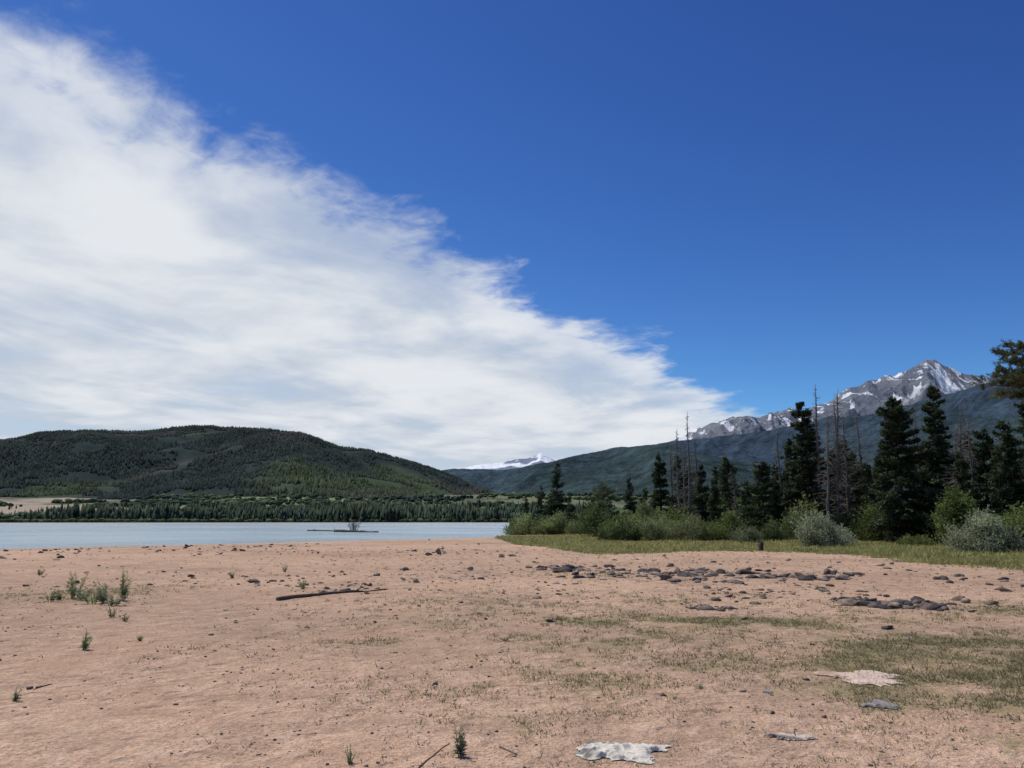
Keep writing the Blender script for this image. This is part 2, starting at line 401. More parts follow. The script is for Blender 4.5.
cc_=lerp3([.04,.06,.04],[.095,.125,.06],tt)*(.7+.6*rng.random((n,1)))
hh=3+5*rng.random(n)
V1,F1,C1=blobmass(xx_,yy_,zz_,hh*.75,hh,cc_)
make("distant_aspen_grove",V1,F1,M_far,C1)
n=1300; uu=rng.uniform(-.8,.05,n); xx_=uu*575; yy_=np.full(n,0.)
cand=np.linspace(500,660,80)
for i in range(n):
    _,sd_=terrain(np.full(80,xx_[i]),cand); j=np.argmax(sd_<-3); yy_[i]=cand[j]+rng.random()*22+16
zz_,_=terrain(xx_,yy_); hh=1.0+2.4*rng.random(n)
V1,F1,C1=blobmass(xx_,yy_,zz_,hh*.9,hh,np.array([[.07,.09,.045]])*(.5+1.0*rng.random((n,1))))
make("far_shore_brush",V1,F1,M_far,C1)

# ---------------------------------------------------------------- near conifers
BARK=np.array([.11,.085,.07]); GREY=np.array([.25,.22,.20])
def conifer(px,topy,Y,wpx,hb=.05,n=9000,seed=0,tone=1.0,warm=0,name="conifer_tree",shape=.8,leaf=1.0,basez=None):
    r=np.random.default_rng(1000+seed)
    x,y=at(px,Y); z0=float(terrain(x,y)[0]); H=zat(topy,Y)-z0; R=wpx/2/F_PX*Y*1.22
    n=int(n*1.45)
    b=B()
    lean=r.normal(size=2)*.018*H
    zz=np.linspace(0,H,9); P=np.stack([lean[0]*(zz/H)**2,lean[1]*(zz/H)**2,zz],-1)
    tr=.014*H+.04
    V,Fv=tube(P,tr*(1-zz/H)**.8+.012,7); b.add(V,Fv,BARK)
    nb=int(15*H)
    t=r.random(nb)**.95; 
    f1,f2,f3=r.uniform(1.4,2.6),r.uniform(3.5,6),r.random()*6
    lump=1+.15*np.sin(t*H*f1+f3)+.12*np.sin(t*H*f2+f3*2)
    az_=r.random(nb)*6.283
    asym=1+.18*np.cos(az_-r.random()*6.28)+.18*np.sin(2*az_+t*9)
    prof=np.minimum((1-t)**shape,1)*np.minimum(1,.6+t*4)
    L=(R*prof*lump*asym*r.uniform(.5,1.22,nb)+.12)
    zb=hb*H+(1-hb)*H*t
    slope=-.28+.75*t+r.normal(size=nb)*.16
    dirn=np.stack([np.cos(az_),np.sin(az_),slope],-1)
    base=np.stack([lean[0]*(zb/H)**2,lean[1]*(zb/H)**2,zb],-1)
    tip=base+dirn*L[:,None]
    V,Fv=prisms(base,tip,np.full(nb,.0035*H),np.full(nb,.008)); b.add(V,Fv,BARK*.8)
    wgt=L**1.25; wgt/=wgt.sum()
    k=r.choice(nb,n,p=wgt); s=r.random(n)**.7
    s=.08+.94*s
    side=np.stack([-np.sin(az_[k]),np.cos(az_[k]),np.zeros(n)],-1)
    wid=.31*L[k]*(1.12-s)+.06
    P=base[k]+dirn[k]*(L[k]*s)[:,None]+side*(r.normal(size=n)*wid*.75)[:,None]
    P[:,2]+= -.22*L[k]*s**2*(1-t[k])*.6 + r.normal(size=n)*.08 - .04
    D=dirn[k]*.8+side*r.normal(size=(n,1))*.7+r.normal(size=(n,3))*.45
    ls=(.013*H+.085)*leaf
    V,Fv=leaves(P,D,ls*r.uniform(.7,1.5,n),ls*.46*r.uniform(.7,1.3,n),r)
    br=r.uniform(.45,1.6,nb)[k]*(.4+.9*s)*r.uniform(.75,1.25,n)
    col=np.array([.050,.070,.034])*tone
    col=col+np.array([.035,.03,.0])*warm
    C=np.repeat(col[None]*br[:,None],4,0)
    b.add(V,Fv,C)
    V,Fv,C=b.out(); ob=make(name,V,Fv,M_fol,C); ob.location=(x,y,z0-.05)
    return ob
def deadtree(px,topy,Y,seed=0,spread=.7,dens=1.,H0=None,name="dead_tree",gnarl=0):
    r=np.random.default_rng(2000+seed)
    x,y=at(px,Y); z0=float(terrain(x,y)[0]); H=zat(topy,Y)-z0
    b=B(); zz=np.linspace(0,H,12); lx=r.normal()*.05*H; 
    w=np.cumsum(r.normal(size=12))*.03*(1+gnarl*3)
    P=np.stack([lx*(zz/H)**1.5+w,w[::-1]*0+w*.5,zz],-1)
    V,Fv=tube(P,(.010*H+.035)*(1-zz/H)**.9+.018,6); b.add(V,Fv,GREY*.62)
    nb=int(13*H*dens); t=r.uniform(.18,.97,nb); az_=r.random(nb)*6.28
    L=spread*(1.15-t)*r.uniform(.3,1.3,nb)*(1+gnarl)
    zb=t*H; base=np.stack([np.interp(zb,zz,P[:,0]),np.interp(zb,zz,P[:,1]),zb],-1)
    d=np.stack([np.cos(az_),np.sin(az_),r.normal(size=nb)*.35-.05+gnarl*.4],-1)
    mid=base+d*L[:,None]*.55; d2=d+r.normal(size=(nb,3))*.35; tip=mid+d2*L[:,None]*.5
    V,Fv=prisms(base,mid,np.full(nb,.03),np.full(nb,.02)); b.add(V,Fv,GREY*.6)
    V,Fv=prisms(mid,tip,np.full(nb,.02),np.full(nb,.010)); b.add(V,Fv,GREY*.65)
    for q in range(2):
        s=r.uniform(.2,1,nb)[:,None]; p0=mid+(tip-mid)*s; p1=p0+(d+r.normal(size=(nb,3))*.7)*L[:,None]*.3
        V,Fv=prisms(p0,p1,np.full(nb,.012),np.full(nb,.007)); b.add(V,Fv,GREY*.65)
    V,Fv,C=b.out(); ob=make(name,V,Fv,M_wood,C); ob.location=(x,y,z0-.05); return ob

trees=[(557,463,105,24,.03,9000,1,1.0,0,.7),(541,486,110,14,.03,4500,2,.9,.0,.8),(526,494,112,12,.03,3500,3,.9,0,.8),(570,494,100,16,.03,4000,33,.9,0,.8),
(604,485,92,30,.0,7000,4,1.5,.5,.4),(631,477,90,20,.03,6000,5,.9,0,.8),(645,486,86,20,.03,5000,6,1.0,.1,.8),(662,452,84,24,.03,9000,7,.95,0,.75),
(680,455,82,22,.05,7000,8,.9,0,.8),(703,464,76,24,.03,8000,9,.85,0,.8),(731,457,74,30,.02,10000,10,1.3,.2,.7),(716,480,70,20,.02,6000,11,.95,.1,.8),
(765,461,68,38,.0,12000,12,1.1,.1,.6),(748,482,66,24,.0,6000,13,1.,.1,.7),(790,470,70,26,.0,8000,14,.9,0,.7),(778,480,67,24,.0,6000,34,1.0,.1,.7),
(812,402,64,44,.08,15000,15,.85,0,.66),(797,438,66,30,.05,8000,16,.85,0,.7),(835,450,68,30,.05,7000,17,.85,0,.7),(858,466,66,30,.0,7000,18,.95,.1,.7),(872,462,62,28,.0,7000,35,1.0,.1,.7),
(905,398,54,62,.09,22000,19,.8,0,.62),(885,455,60,28,.03,7000,20,.85,0,.7),(944,386,64,38,.08,14000,21,.85,0,.66),(932,440,66,30,.05,8000,22,.9,0,.7),
(990,428,57,36,.05,11000,23,.9,0,.62),(968,452,56,30,.03,8000,24,1.0,.1,.7),(1018,422,55,42,.04,12000,25,.9,.05,.6),(1005,446,54,30,.02,8000,36,1.1,.1,.7),(1045,400,60,46,.05,10000,26,.9,0,.6),(1080,420,52,44,.05,7000,27,.9,0,.6),(1120,400,50,50,.05,7000,28,.9,0,.6)]
for (px,ty_,Y_,w_,hb_,n_,sd_,tn_,wm_,sh_) in trees:
    conifer(px,ty_,Y_,w_,hb_,n_,sd_,tn_,wm_,shape=sh_)
rr=np.random.default_rng(5)
for i in range(50):
    px=rr.uniform(590,1120); Y_=rr.uniform(88,150)
    top=np.interp(px,[560,640,700,760,820,900,960,1100],[502,486,476,472,450,445,440,435])+rr.uniform(-10,20)
    conifer(px,top,Y_,rr.uniform(20,36),.02,3000,100+i,rr.uniform(.8,1.4),rr.uniform(0,.3),shape=rr.uniform(.55,.85),leaf=1.6)
for (px,ty_,Y_,s_,sp,dn,gn_) in [(680,428,80,1,.8,1,0.1),(691,411,78,2,.7,1.,0),(698,436,77,3,.8,1,0.1),(674,445,84,13,.8,.8,0.1),(686,440,79,18,.9,1,.1),(822,383,63,4,.9,1.3,0),(838,388,62,5,1.0,1.2,0.1),(830,412,61,6,1.,1.0,.2),(850,412,64,7,1.1,1.,.3),(845,398,66,19,.9,1.,.1),
    (784,430,70,8,.8,.9,0.1),(968,404,64,9,1.1,1.1,.6),(975,420,60,10,1.2,1.1,.7),(870,415,66,12,.9,1.,.3),(925,408,66,15,.8,1,.2),(740,470,70,16,.7,.9,.2),(960,425,62,17,1.0,1.0,.5)]:
    deadtree(px,ty_,Y_,s_,sp,dn,gnarl=gn_)

# ---------------------------------------------------------------- shrubs
def shrub(px,basey,wpx,hpx,col,seed,name="willow_shrub",n=5000,Y=None,leaf=1.0,zoff=0):
    r=np.random.default_rng(3000+seed)
    if Y is None: x,y=gpos(px,basey)
    else: x,y=at(px,Y)
    z0=float(terrain(x,y)[0]); W=wpx/F_PX*y; H=hpx/F_PX*y
    b=B(); nc=int(r.integers(18,30))
    a=r.random(nc)*6.28; q=r.random(nc)**.6
    cx=np.cos(a)*q*W*.42; cy=np.sin(a)*q*W*.42; cz=H*(.25+.55*r.random(nc))*(1.05-.6*q**2)
    cr=r.uniform(.16,.27,nc)*min(W,H*1.6)
    ctr=np.stack([cx,cy,cz],-1)
    V,Fv=prisms(np.stack([cx*.25,cy*.25,cz*0],-1),ctr,np.full(nc,.025),np.full(nc,.01)); b.add(V,Fv,BARK)
    k=r.integers(0,nc,n); d=r.normal(size=(n,3)); d/=np.linalg.norm(d,axis=1,keepdims=True)
    P=ctr[k]+d*(cr[k]*r.random(n)**.4*r.uniform(.7,1.35,n))[:,None]*np.array([1,1,.85])
    P[:,2]=np.abs(P[:,2])
    ns=60; sk=r.integers(0,nc,ns); sd=np.stack([r.normal(size=ns)*.45,r.normal(size=ns)*.45,np.ones(ns)],-1)
    tipp=ctr[sk]+sd*(cr[sk]*1.3)[:,None]
    V,Fv=prisms(ctr[sk],tipp,np.full(ns,.008),np.full(ns,.004)); b.add(V,Fv,BARK*1.2)
    kk=r.integers(0,ns,n//6); tt=r.uniform(.4,1,n//6)[:,None]
    P2=ctr[sk][kk]*(1-tt)+tipp[kk]*tt+r.normal(size=(n//6,3))*.03
    P=np.concatenate([P,P2]); kc=np.concatenate([k,sk[kk]]); m_=len(P)
    D=r.normal(size=(m_,3))+np.array([0,0,.7])
    ls=(.05+.035*H)*leaf
    V,Fv=leaves(P,D,ls*r.uniform(.6,1.4,m_),ls*.5*r.uniform(.6,1.3,m_),r)
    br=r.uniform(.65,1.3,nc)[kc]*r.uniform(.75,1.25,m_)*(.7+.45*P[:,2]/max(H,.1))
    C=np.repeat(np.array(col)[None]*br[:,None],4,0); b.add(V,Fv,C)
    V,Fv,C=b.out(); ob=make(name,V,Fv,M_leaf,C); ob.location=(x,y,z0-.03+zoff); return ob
GRN=(.17,.215,.065); LG=(.26,.30,.12); DG=(.11,.15,.055); SG=(.29,.315,.20)
k=0
for (px,by,w_,h_,cl,n_) in [(513,533,22,14,GRN,3000),(530,533,26,14,LG,4000),(552,533,30,15,GRN,4000),(578,534,30,15,LG,4500),(600,534,36,20,LG,5000),(628,535,34,20,GRN,5000),
  (648,537,34,38,LG,6000),(665,540,40,22,LG,5000),(690,541,44,24,(.23,.26,.12),6000),(650,541,38,20,(.23,.26,.12),5000),(712,541,36,20,GRN,5000),(740,541,30,20,DG,4000),(745,543,34,16,(.2,.23,.12),4000),(775,542,30,22,DG,4000),(795,541,40,24,DG,4500),
  (880,542,48,38,GRN,9000),(862,541,30,26,GRN,5000),(965,546,48,56,GRN,9000),(1000,547,44,40,GRN,6000),(935,543,34,30,DG,5000),(1030,550,50,50,GRN,6000),(845,541,34,30,DG,4000),(915,546,40,12,GRN,4000),(948,545,34,40,LG,6000)]:
    shrub(px,by,w_,h_,cl,k,n=n_); k+=1
for (px,by,w_,h_,n_) in [(820,547,54,30,14000),(985,553,60,36,16000),(838,545,32,20,6000)]:
    shrub(px,by,w_,h_,SG,k,name="sagebrush_shrub",n=n_,leaf=.95); k+=1
rr=np.random.default_rng(8)
for i in range(58):
    px=rr.uniform(590,1090); Y_=rr.uniform(62,95)
    cl=[GRN,LG,DG,DG,GRN][rr.integers(0,5)]
    shrub(px,0,rr.uniform(30,52),rr.uniform(20,44)*(1 if px>680 else .75),cl,200+i,n=2600,Y=Y_,leaf=1.5)
for i in range(16):
    shrub(rr.uniform(512,640),0,rr.uniform(24,40),rr.uniform(12,22),[GRN,LG,LG,DG][rr.integers(0,4)],300+i,n=2200,Y=rr.uniform(92,112),leaf=1.6)

# ---------------------------------------------------------------- pine at right edge
def edge_pine():
    r=np.random.default_rng(77); Y_=26.; x,y=at(1096,Y_); z0=float(terrain(x,y)[0]); H=9.6
    b=B(); zz=np.linspace(0,H,12); P=np.stack([.12*np.sin(zz*.5),.1*np.cos(zz*.4),zz],-1)
    V,Fv=tube(P,.2*(1-zz/H)**.8+.02,9); b.add(V,Fv,np.array([.17,.10,.07]))
    specs=[(7.25,2.5,3.05),(6.9,2.6,3.3),(7.4,2.3,3.2),(6.35,3.05,3.25),(6.15,3.2,3.05),(6.2,3.0,3.45),(5.85,2.6,2.9),(5.7,2.7,3.3),(6.6,2.7,3.15)]
    for i in range(40):
        zt=r.uniform(3.2,9.3); specs.append((zt,min(1.5,.3+(H-zt)*.4)*r.uniform(.7,1.1),r.uniform(0,6.28)))
    for zt,L,a in specs:
        s=np.linspace(0,1,6); d=np.array([math.cos(a),math.sin(a),0]); sd=np.array([-d[1],d[0],0])
        wv=r.normal()*.15
        p=np.array([np.interp(zt,zz,P[:,0]),np.interp(zt,zz,P[:,1]),zt])+np.outer(s*L,d)+np.outer(np.sin(s*3)*wv,sd)
        p[:,2]+=.02*L-.1*s*L+.22*s**2*L*.5
        V,Fv=tube(p,.045*(1-s*.8),5); b.add(V,Fv,np.array([.10,.075,.06]))
        nt_=int(15*L); st=r.uniform(.3,1.0,nt_)
        p0=np.stack([np.interp(st,s,p[:,i]) for i in range(3)],-1)
        td=d[None]*.5+sd[None]*r.normal(size=(nt_,1))*.8+np.array([0,0,.45])+r.normal(size=(nt_,3))*.4
        tl=r.uniform(.15,.42,nt_)[:,None]*(1.15-st[:,None]*.3); p1=p0+td*tl
        V,Fv=prisms(p0,p1,np.full(nt_,.010),np.full(nt_,.005)); b.add(V,Fv,np.array([.10,.075,.06]))
        m_=nt_*75; kk=r.integers(0,nt_,m_); uu_=r.uniform(.3,1.08,m_)[:,None]
        q=p0[kk]+(p1-p0)[kk]*uu_; D=td[kk]*.5+r.normal(size=(m_,3))*.9
        D/=np.linalg.norm(D,axis=1,keepdims=True)
        V,Fv=leaves(q+D*.05,D,r.uniform(.08,.13,m_),np.full(m_,.015),r)
        br=r.uniform(.5,1.4,nt_)[kk]*r.uniform(.7,1.3,m_)
        b.add(V,Fv,np.repeat(np.array([[.10,.115,.045]])*br[:,None],4,0))
    V,Fv,C=b.out(); ob=make("pine_tree",V,Fv,M_fol,C); ob.location=(x,y,z0-.05)
edge_pine()

# ---------------------------------------------------------------- grass
def tufts(name,x,y,h,nbl,spread,colA,colB,seed,wid=.004,flat=.55):
    r=np.random.default_rng(seed); n=len(x); z=terrain(x,y)[0]
    k=np.repeat(np.arange(n),nbl); m_=len(k)
    a=r.random(m_)*6.28; q=r.random(m_)*spread
    P=np.stack([x[k]+np.cos(a)*q,y[k]+np.sin(a)*q,z[k]-.01],-1)
    D=np.stack([np.cos(a)*flat,np.sin(a)*flat,np.ones(m_)],-1)+r.normal(size=(m_,3))*.3
    hh=h[k]*r.uniform(.4,1.2,m_)
    w_=wid*(1+ y[k]/9.)
    sdv=np.stack([-np.sin(a+r.normal(size=m_)),np.cos(a+r.normal(size=m_)),np.zeros(m_)],-1)
    tip=P+D*hh[:,None]
    V=np.stack([P-sdv*w_[:,None],P+sdv*w_[:,None],tip],1).reshape(-1,3)
    Fv=np.arange(m_*3).reshape(-1,3)
    t=r.random(n)[k]; C=lerp3(colA,colB,t)*r.uniform(.7,1.3,(m_,1)); C=np.repeat(C,3,0)
    return make(name,V,Fv,M_grass,C)
r=np.random.default_rng(90)
N_=330000; yy_=5.0*np.exp(r.random(N_)**.8*math.log(45/5.0)); xx_=r.uniform(-.75,.8,N_)*yy_
gmv=np.maximum(grassmask(xx_,yy_),.13*sm(-.6,-.1,xx_/yy_)); k=r.random(N_)<gmv**1.45*.65
k&=vn(xx_*2.6,yy_*2.6,4)*.6+vn(xx_*7,yy_*7,6)*.4+.22*gmv>.50
xx_,yy_=xx_[k],yy_[k]
tufts("beach_grass",xx_,yy_,r.uniform(.012,.038,len(xx_))*(1+yy_/40),6,.045,[.14,.14,.065],[.31,.26,.15],91,.0035,1.0)
N_=80000; yy_=r.uniform(24,92,N_); xx_=r.uniform(-.02,.85,N_)*yy_; d_=np.interp(xx_/yy_,gb_u,gb_d)
gmv=grassmask(xx_,yy_); k=(yy_>d_-1)&(r.random(N_)<gmv*(.35+1.0*vn(xx_/2.5,yy_/2.5,7)))
xx_,yy_=xx_[k],yy_[k]
tufts("bank_grass",xx_,yy_,r.uniform(.04,.16,len(xx_))*(.5+vn(xx_/3,yy_/3,9)),6,.16,[.22,.25,.08],[.42,.38,.16],92,.006,.8)

# ---------------------------------------------------------------- rocks
def icob(sub):
    bm=bmesh.new(); bmesh.ops.create_icosphere(bm,subdivisions=sub,radius=1)
    v=np.array([q.co[:] for q in bm.verts]); f=np.array([[w.index for w in p.verts] for p in bm.faces]); bm.free(); return v,f
I1=icob(1);I2=icob(2)
def rockV(r,base,cuts=9,lo=.3,hi=.7):
    v=base.copy()*np.array([1,r.uniform(.5,.9),1])
    for i in range(cuts):
        nrm=r.normal(size=3); nrm/=np.linalg.norm(nrm); cc_=r.uniform(lo,hi)
        d=v@nrm; v=v-np.outer(np.maximum(d-cc_,0),nrm)
    v+=r.normal(size=v.shape)*.03
    return v/np.abs(v[:,:2]).max()
r=np.random.default_rng(60)
var2=[rockV(r,I2[0]) for _ in range(16)]; var1=[rockV(r,I1[0],4,.4,.8) for _ in range(8)]
def rockmass(name,x,y,s,flat,cols,var,fc,seed):
    r=np.random.default_rng(seed); b=B(); z=terrain(x,y)[0]
    for i in range(len(x)):
        v=var[r.integers(len(var))]*s[i]*.5*np.array([1.25,1,flat[i]]); a=r.random()*6.28
        ca,sa=math.cos(a),math.sin(a); v=np.stack([v[:,0]*ca-v[:,1]*sa,v[:,0]*sa+v[:,1]*ca,v[:,2]],-1)
        ti=r.normal()*.15; v[:,2]+=v[:,0]*ti
        b.add(v+[x[i],y[i],z[i]+s[i]*flat[i]*.05],fc,cols[i])
    V,Fv,C=b.out(); return make(name,V,Fv,M_rock,C)
def linepts(pts,n,jy,jx=0,zz=0):
    out=[]; pts=np.array(pts,float)
    for i in range(n):
        t=r.random()*(len(pts)-1); j=int(t); p=pts[j]*(1-t+j)+pts[j+1]*(t-j)
        out.append(gpos(p[0]+r.normal()*jx,p[1]+r.normal()*jy))
    return out
R=[];S=[];FL=[]
def addr(pts,smin,smax,fmin=.3,fmax=.7):
    for p in pts: R.append(p);S.append(smin+(smax-smin)*r.random()**2.5);FL.append(r.uniform(fmin,fmax))
addr(linepts([(540,568),(600,571),(660,573),(720,574)],130,2.6,5),.10,.5,.3,.6)
addr(linepts([(560,576),(640,574),(700,577),(750,577),(850,582)],130,2.4,6),.08,.45,.3,.6)
addr(linepts([(835,601),(870,603),(905,606),(945,607)],140,1.8,3),.08,.36,.35,.65)
addr(linepts([(690,607),(730,608)],22,1.2,4),.08,.3)
addr(linepts([(700,590),(760,594),(830,590),(900,600),(1020,612)],140,5,8),.05,.28)
addr(linepts([(740,574),(800,578),(860,574)],60,2.0,6),.1,.45,.3,.6)
addr(linepts([(0,556),(120,553),(260,552),(400,550),(500,545)],130,3,9),.08,.34)
addr(linepts([(20,551),(200,547),(330,545)],50,1,9),.1,.4)
addr(linepts([(180,580),(260,583),(320,588),(380,586)],50,4,12),.06,.26)
addr(linepts([(400,556),(450,552),(520,556)],26,2,9),.1,.4)
addr(linepts([(300,568),(400,572),(480,576),(560,590)],60,6,12),.05,.24)
addr(linepts([(500,560),(700,565),(860,566),(1020,585)],130,6,14),.06,.32)
addr(linepts([(230,620),(420,600),(640,590),(840,610)],120,14,20),.03,.12)
addr(linepts([(0,575),(300,575),(600,585)],120,10,20),.05,.2)
addr(linepts([(0,640),(300,660),(600,650),(1000,700)],120,35,30),.02,.07)
for px,py,s_,f_ in [(416,583,.22,.9),(439,552,.55,.8),(255,583,.34,.5),(247,577,.2,.6),(305,586,.22,.5),(887,629,.26,.5),(905,640,.12,.5),(745,574,.5,.5),(707,608,.4,.4),(150,585,.14,.6),(40,553,.4,.5),(333,577,.15,.6),
                    (470,571,.12,.6),(120,611,.08,.6),(1008,592,.3,.5),(30,686,.07,.6),(880,566,.35,.5)]:
    R.append(gpos(px,py));S.append(s_);FL.append(f_)
R=np.array(R);S=np.array(S);FL=np.array(FL)
pal=np.array([[.095,.08,.075],[.14,.11,.095],[.17,.14,.115],[.08,.072,.07],[.28,.22,.17],[.19,.14,.11]])
rockmass("beach_rocks",R[:,0],R[:,1],S,FL,pal[r.integers(0,6,len(R))]*r.uniform(.7,1.2,(len(R),1)),var2,I2[1],61)
nP=8000; yy_=5*np.exp(r.random(nP)*math.log(60/5)); xx_=r.uniform(-.8,.8,nP)*yy_
k=vn(xx_/2.0,yy_/2.6,15)>.34+.26*r.random(nP); xx_,yy_=xx_[k],yy_[k]; n=len(xx_)
sz=(.010+.028*r.random(n)**3)*(.6+yy_/22.)
pc=pal[r.integers(0,6,n)]*r.uniform(.7,1.5,(n,1)); pc[r.random(n)<.08]=[.5,.45,.4]
rockmass("pebbles",xx_,yy_,sz,r.uniform(.4,.8,n),pc,var1,I1[1],62)

def slab(name,px,py,w,d,h,col,seed,mat,dark=None,rot=0,crump=.03,th_=.1,smooth=True):
    x,y=gpos(px,py); n=150; g_=np.linspace(-1,1,n); GX,GY=np.meshgrid(g_,g_)
    rr_=np.hypot(GX,GY); an=np.arctan2(GY,GX)
    ed=.72+.85*fbm(np.cos(an)*1.3+seed*3,np.sin(an)*1.3,4,seed,.6)*1.5+.45*fbm(GX*5,GY*5,4,seed+2)
    ins=ed-rr_
    px_=GX*w*.62; py_=GY*d*.62
    fold=ridged(px_*7+seed,py_*9+px_*3,4,seed)-.5
    zc=np.minimum(h,ins*h*5)+crump*fold*sm(0,.2,ins)+.006
    wx=px_*math.cos(rot)-py_*math.sin(rot)+x; wy=px_*math.sin(rot)+py_*math.cos(rot)+y
    gz=terrain(wx,wy)[0]; V=np.stack([wx,wy,gz+np.maximum(zc,-.01)],-1)
    t=sm(.0,.14,fbm(px_*5,py_*7,4,seed+4)-.25*GX-.08) if dark is not None else GX*0
    C=lerp3(col,dark if dark is not None else col,t)
    ii=np.arange(n*n).reshape(n,n); q=np.stack([ii[:-1,:-1],ii[:-1,1:],ii[1:,1:],ii[1:,:-1]],-1)
    ok=(ins[:-1,:-1]>0)&(ins[1:,1:]>0)&(ins[:-1,1:]>0)&(ins[1:,:-1]>0)
    q=q[ok].reshape(-1,4)
    us_,inv=np.unique(q,return_inverse=True)
    return make(name,V.reshape(-1,3)[us_],inv.reshape(-1,4),mat,C.reshape(-1,3)[us_],smooth)
M_cloth=colmat("crumpled_sheet",.7,18.,.18,0,.3,.5)
slab("crumpled_plastic_sheet",617,749,.72,.50,.012,(.62,.57,.48),5,M_cloth,(.16,.14,.12),.05,.07)
slab("flat_pale_stone",790,736,.34,.2,.01,(.50,.42,.34),6,M_cloth,(.22,.17,.14),-.3,.025)
slab("flat_pale_stone",860,680,.80,.80,.012,(.58,.44,.35),7,M_cloth,(.42,.29,.2),-.2,.022)
slab("flat_grey_stone",880,706,.30,.3,.015,(.25,.23,.22),8,M_rock,None,.2,.012)
slab("flat_grey_stone",768,692,.1,.15,.012,(.3,.27,.25),9,M_rock,None,.2,.005)

# ---------------------------------------------------------------- driftwood, twigs
def stick(name,p0,p1,r0,r1,seed,bend=.03,branches=3,col=GREY,lift=0.,zb=None,bl=1.):
    r_=np.random.default_rng(seed); p0=np.array(p0,float);p1=np.array(p1,float); L=np.linalg.norm(p1-p0); n=14
    t=np.linspace(0,1,n); P=p0[:2]+np.outer(t,(p1-p0)[:2]); 
    P=P+np.stack([np.zeros(n),np.sin(t*3.1)*bend*L+np.cumsum(r_.normal(size=n))*.006*L],-1)
    z=terrain(P[:,0],P[:,1])[0] if zb is None else np.full(n,zb)
    Rr=(r0*(1-t)+r1*t)*(1+.15*r_.normal(size=n))
    P3=np.column_stack([P,z+Rr*.7+lift*np.sin(t*3.14)])
    b=B(); V,Fv=tube(P3,Rr,8); b.add(V,Fv,col)
    for i in range(branches):
        j=r_.integers(2,n-2); a=r_.uniform(-1,1); d=np.array([a,r_.normal()*.5,abs(r_.normal())*.35+.05])*bl; q=P3[j]
        pts=np.array([q,q+d*L*.06,q+d*L*.12+r_.normal(size=3)*.01*L]); V,Fv=tube(pts,[Rr[j]*.5,Rr[j]*.35,Rr[j]*.12],5); b.add(V,Fv,col)
    V,Fv,C=b.out(); return make(name,V,Fv,M_wood,C,True)
stick("driftwood_log",gpos(277,601),gpos(386,590),.045,.018,1,.02,4,np.array([.10,.075,.06]),bl=.5)
stick("driftwood_branch",gpos(500,744),gpos(517,754),.008,.005,2,.05,2,GREY*.7)
stick("driftwood_branch",gpos(415,772),gpos(450,742),.006,.003,3,.08,2,np.array([.16,.1,.07]))
stick("driftwood_branch",gpos(36,686),gpos(52,682),.010,.006,4,.05,1,GREY*.6)
w0=gpos(308,531,-.25);w1=gpos(345,531.5,-.25)
stick("floating_driftwood_log",w0,w1,.17,.09,5,.02,3,np.array([.09,.07,.055]),zb=-.28)
w0=gpos(334,532,-.25);w1=gpos(378,532.5,-.25)
stick("floating_driftwood_log",w0,w1,.2,.12,6,.02,3,np.array([.10,.085,.06]),zb=-.25)
def barebush(x,y,z,w,h,seed,name="bare_shrub"):
    r_=np.random.default_rng(seed);b=B();n=34
    a=r_.random(n)*6.28;q=r_.random(n)*w*.5
    p0=np.stack([np.cos(a)*q*.4,np.sin(a)*q*.4,np.zeros(n)-.1],-1); p1=np.stack([np.cos(a)*q,np.sin(a)*q,h*r_.uniform(.5,1,n)],-1)
    V,Fv=prisms(p0,p1,np.full(n,.028),np.full(n,.014)); b.add(V,Fv,GREY*.6)
    for k in range(3):
        t=r_.uniform(.3,.9,n)[:,None]; s=p0+(p1-p0)*t; e=s+np.stack([r_.normal(size=n)*w*.14,r_.normal(size=n)*w*.14,r_.random(n)*h*.35],-1)
        V,Fv=prisms(s,e,np.full(n,.018),np.full(n,.009)); b.add(V,Fv,GREY*.6)
    V,Fv,C=b.out(); ob=make(name,V,Fv,M_wood,C); ob.location=(x,y,z)
x_,y_=gpos(354,530.5,-.25); barebush(x_,y_,-.25,3.2,2.0,3)

x_,y_=gpos(761,551); z_=float(terrain(x_,y_)[0])
b=B(); zz=np.array([0,.08,.2,.36,.5]); V,Fv=tube(np.stack([zz*.1,zz*0,zz],-1),[.17,.13,.11,.10,.07],9)
V[-9:,2]+=np.random.default_rng(3).normal(size=9)*.05; b.add(V,Fv,np.array([.05,.04,.035]))
V,Fv=prisms(np.array([[0,0,.25],[0,0,.15],[0,0,.05],[0,0,.05]]),np.array([[.2,-.05,.42],[-.16,.05,.3],[.3,.1,-.02],[-.28,-.1,-.02]]),np.array([.04,.04,.06,.06]),np.array([.02,.02,.02,.02])); b.add(V,Fv,np.array([.07,.055,.045]))
V,Fv,C=b.out(); ob=make("tree_stump",V,Fv,M_wood,C); ob.location=(x_,y_,z_-.03)

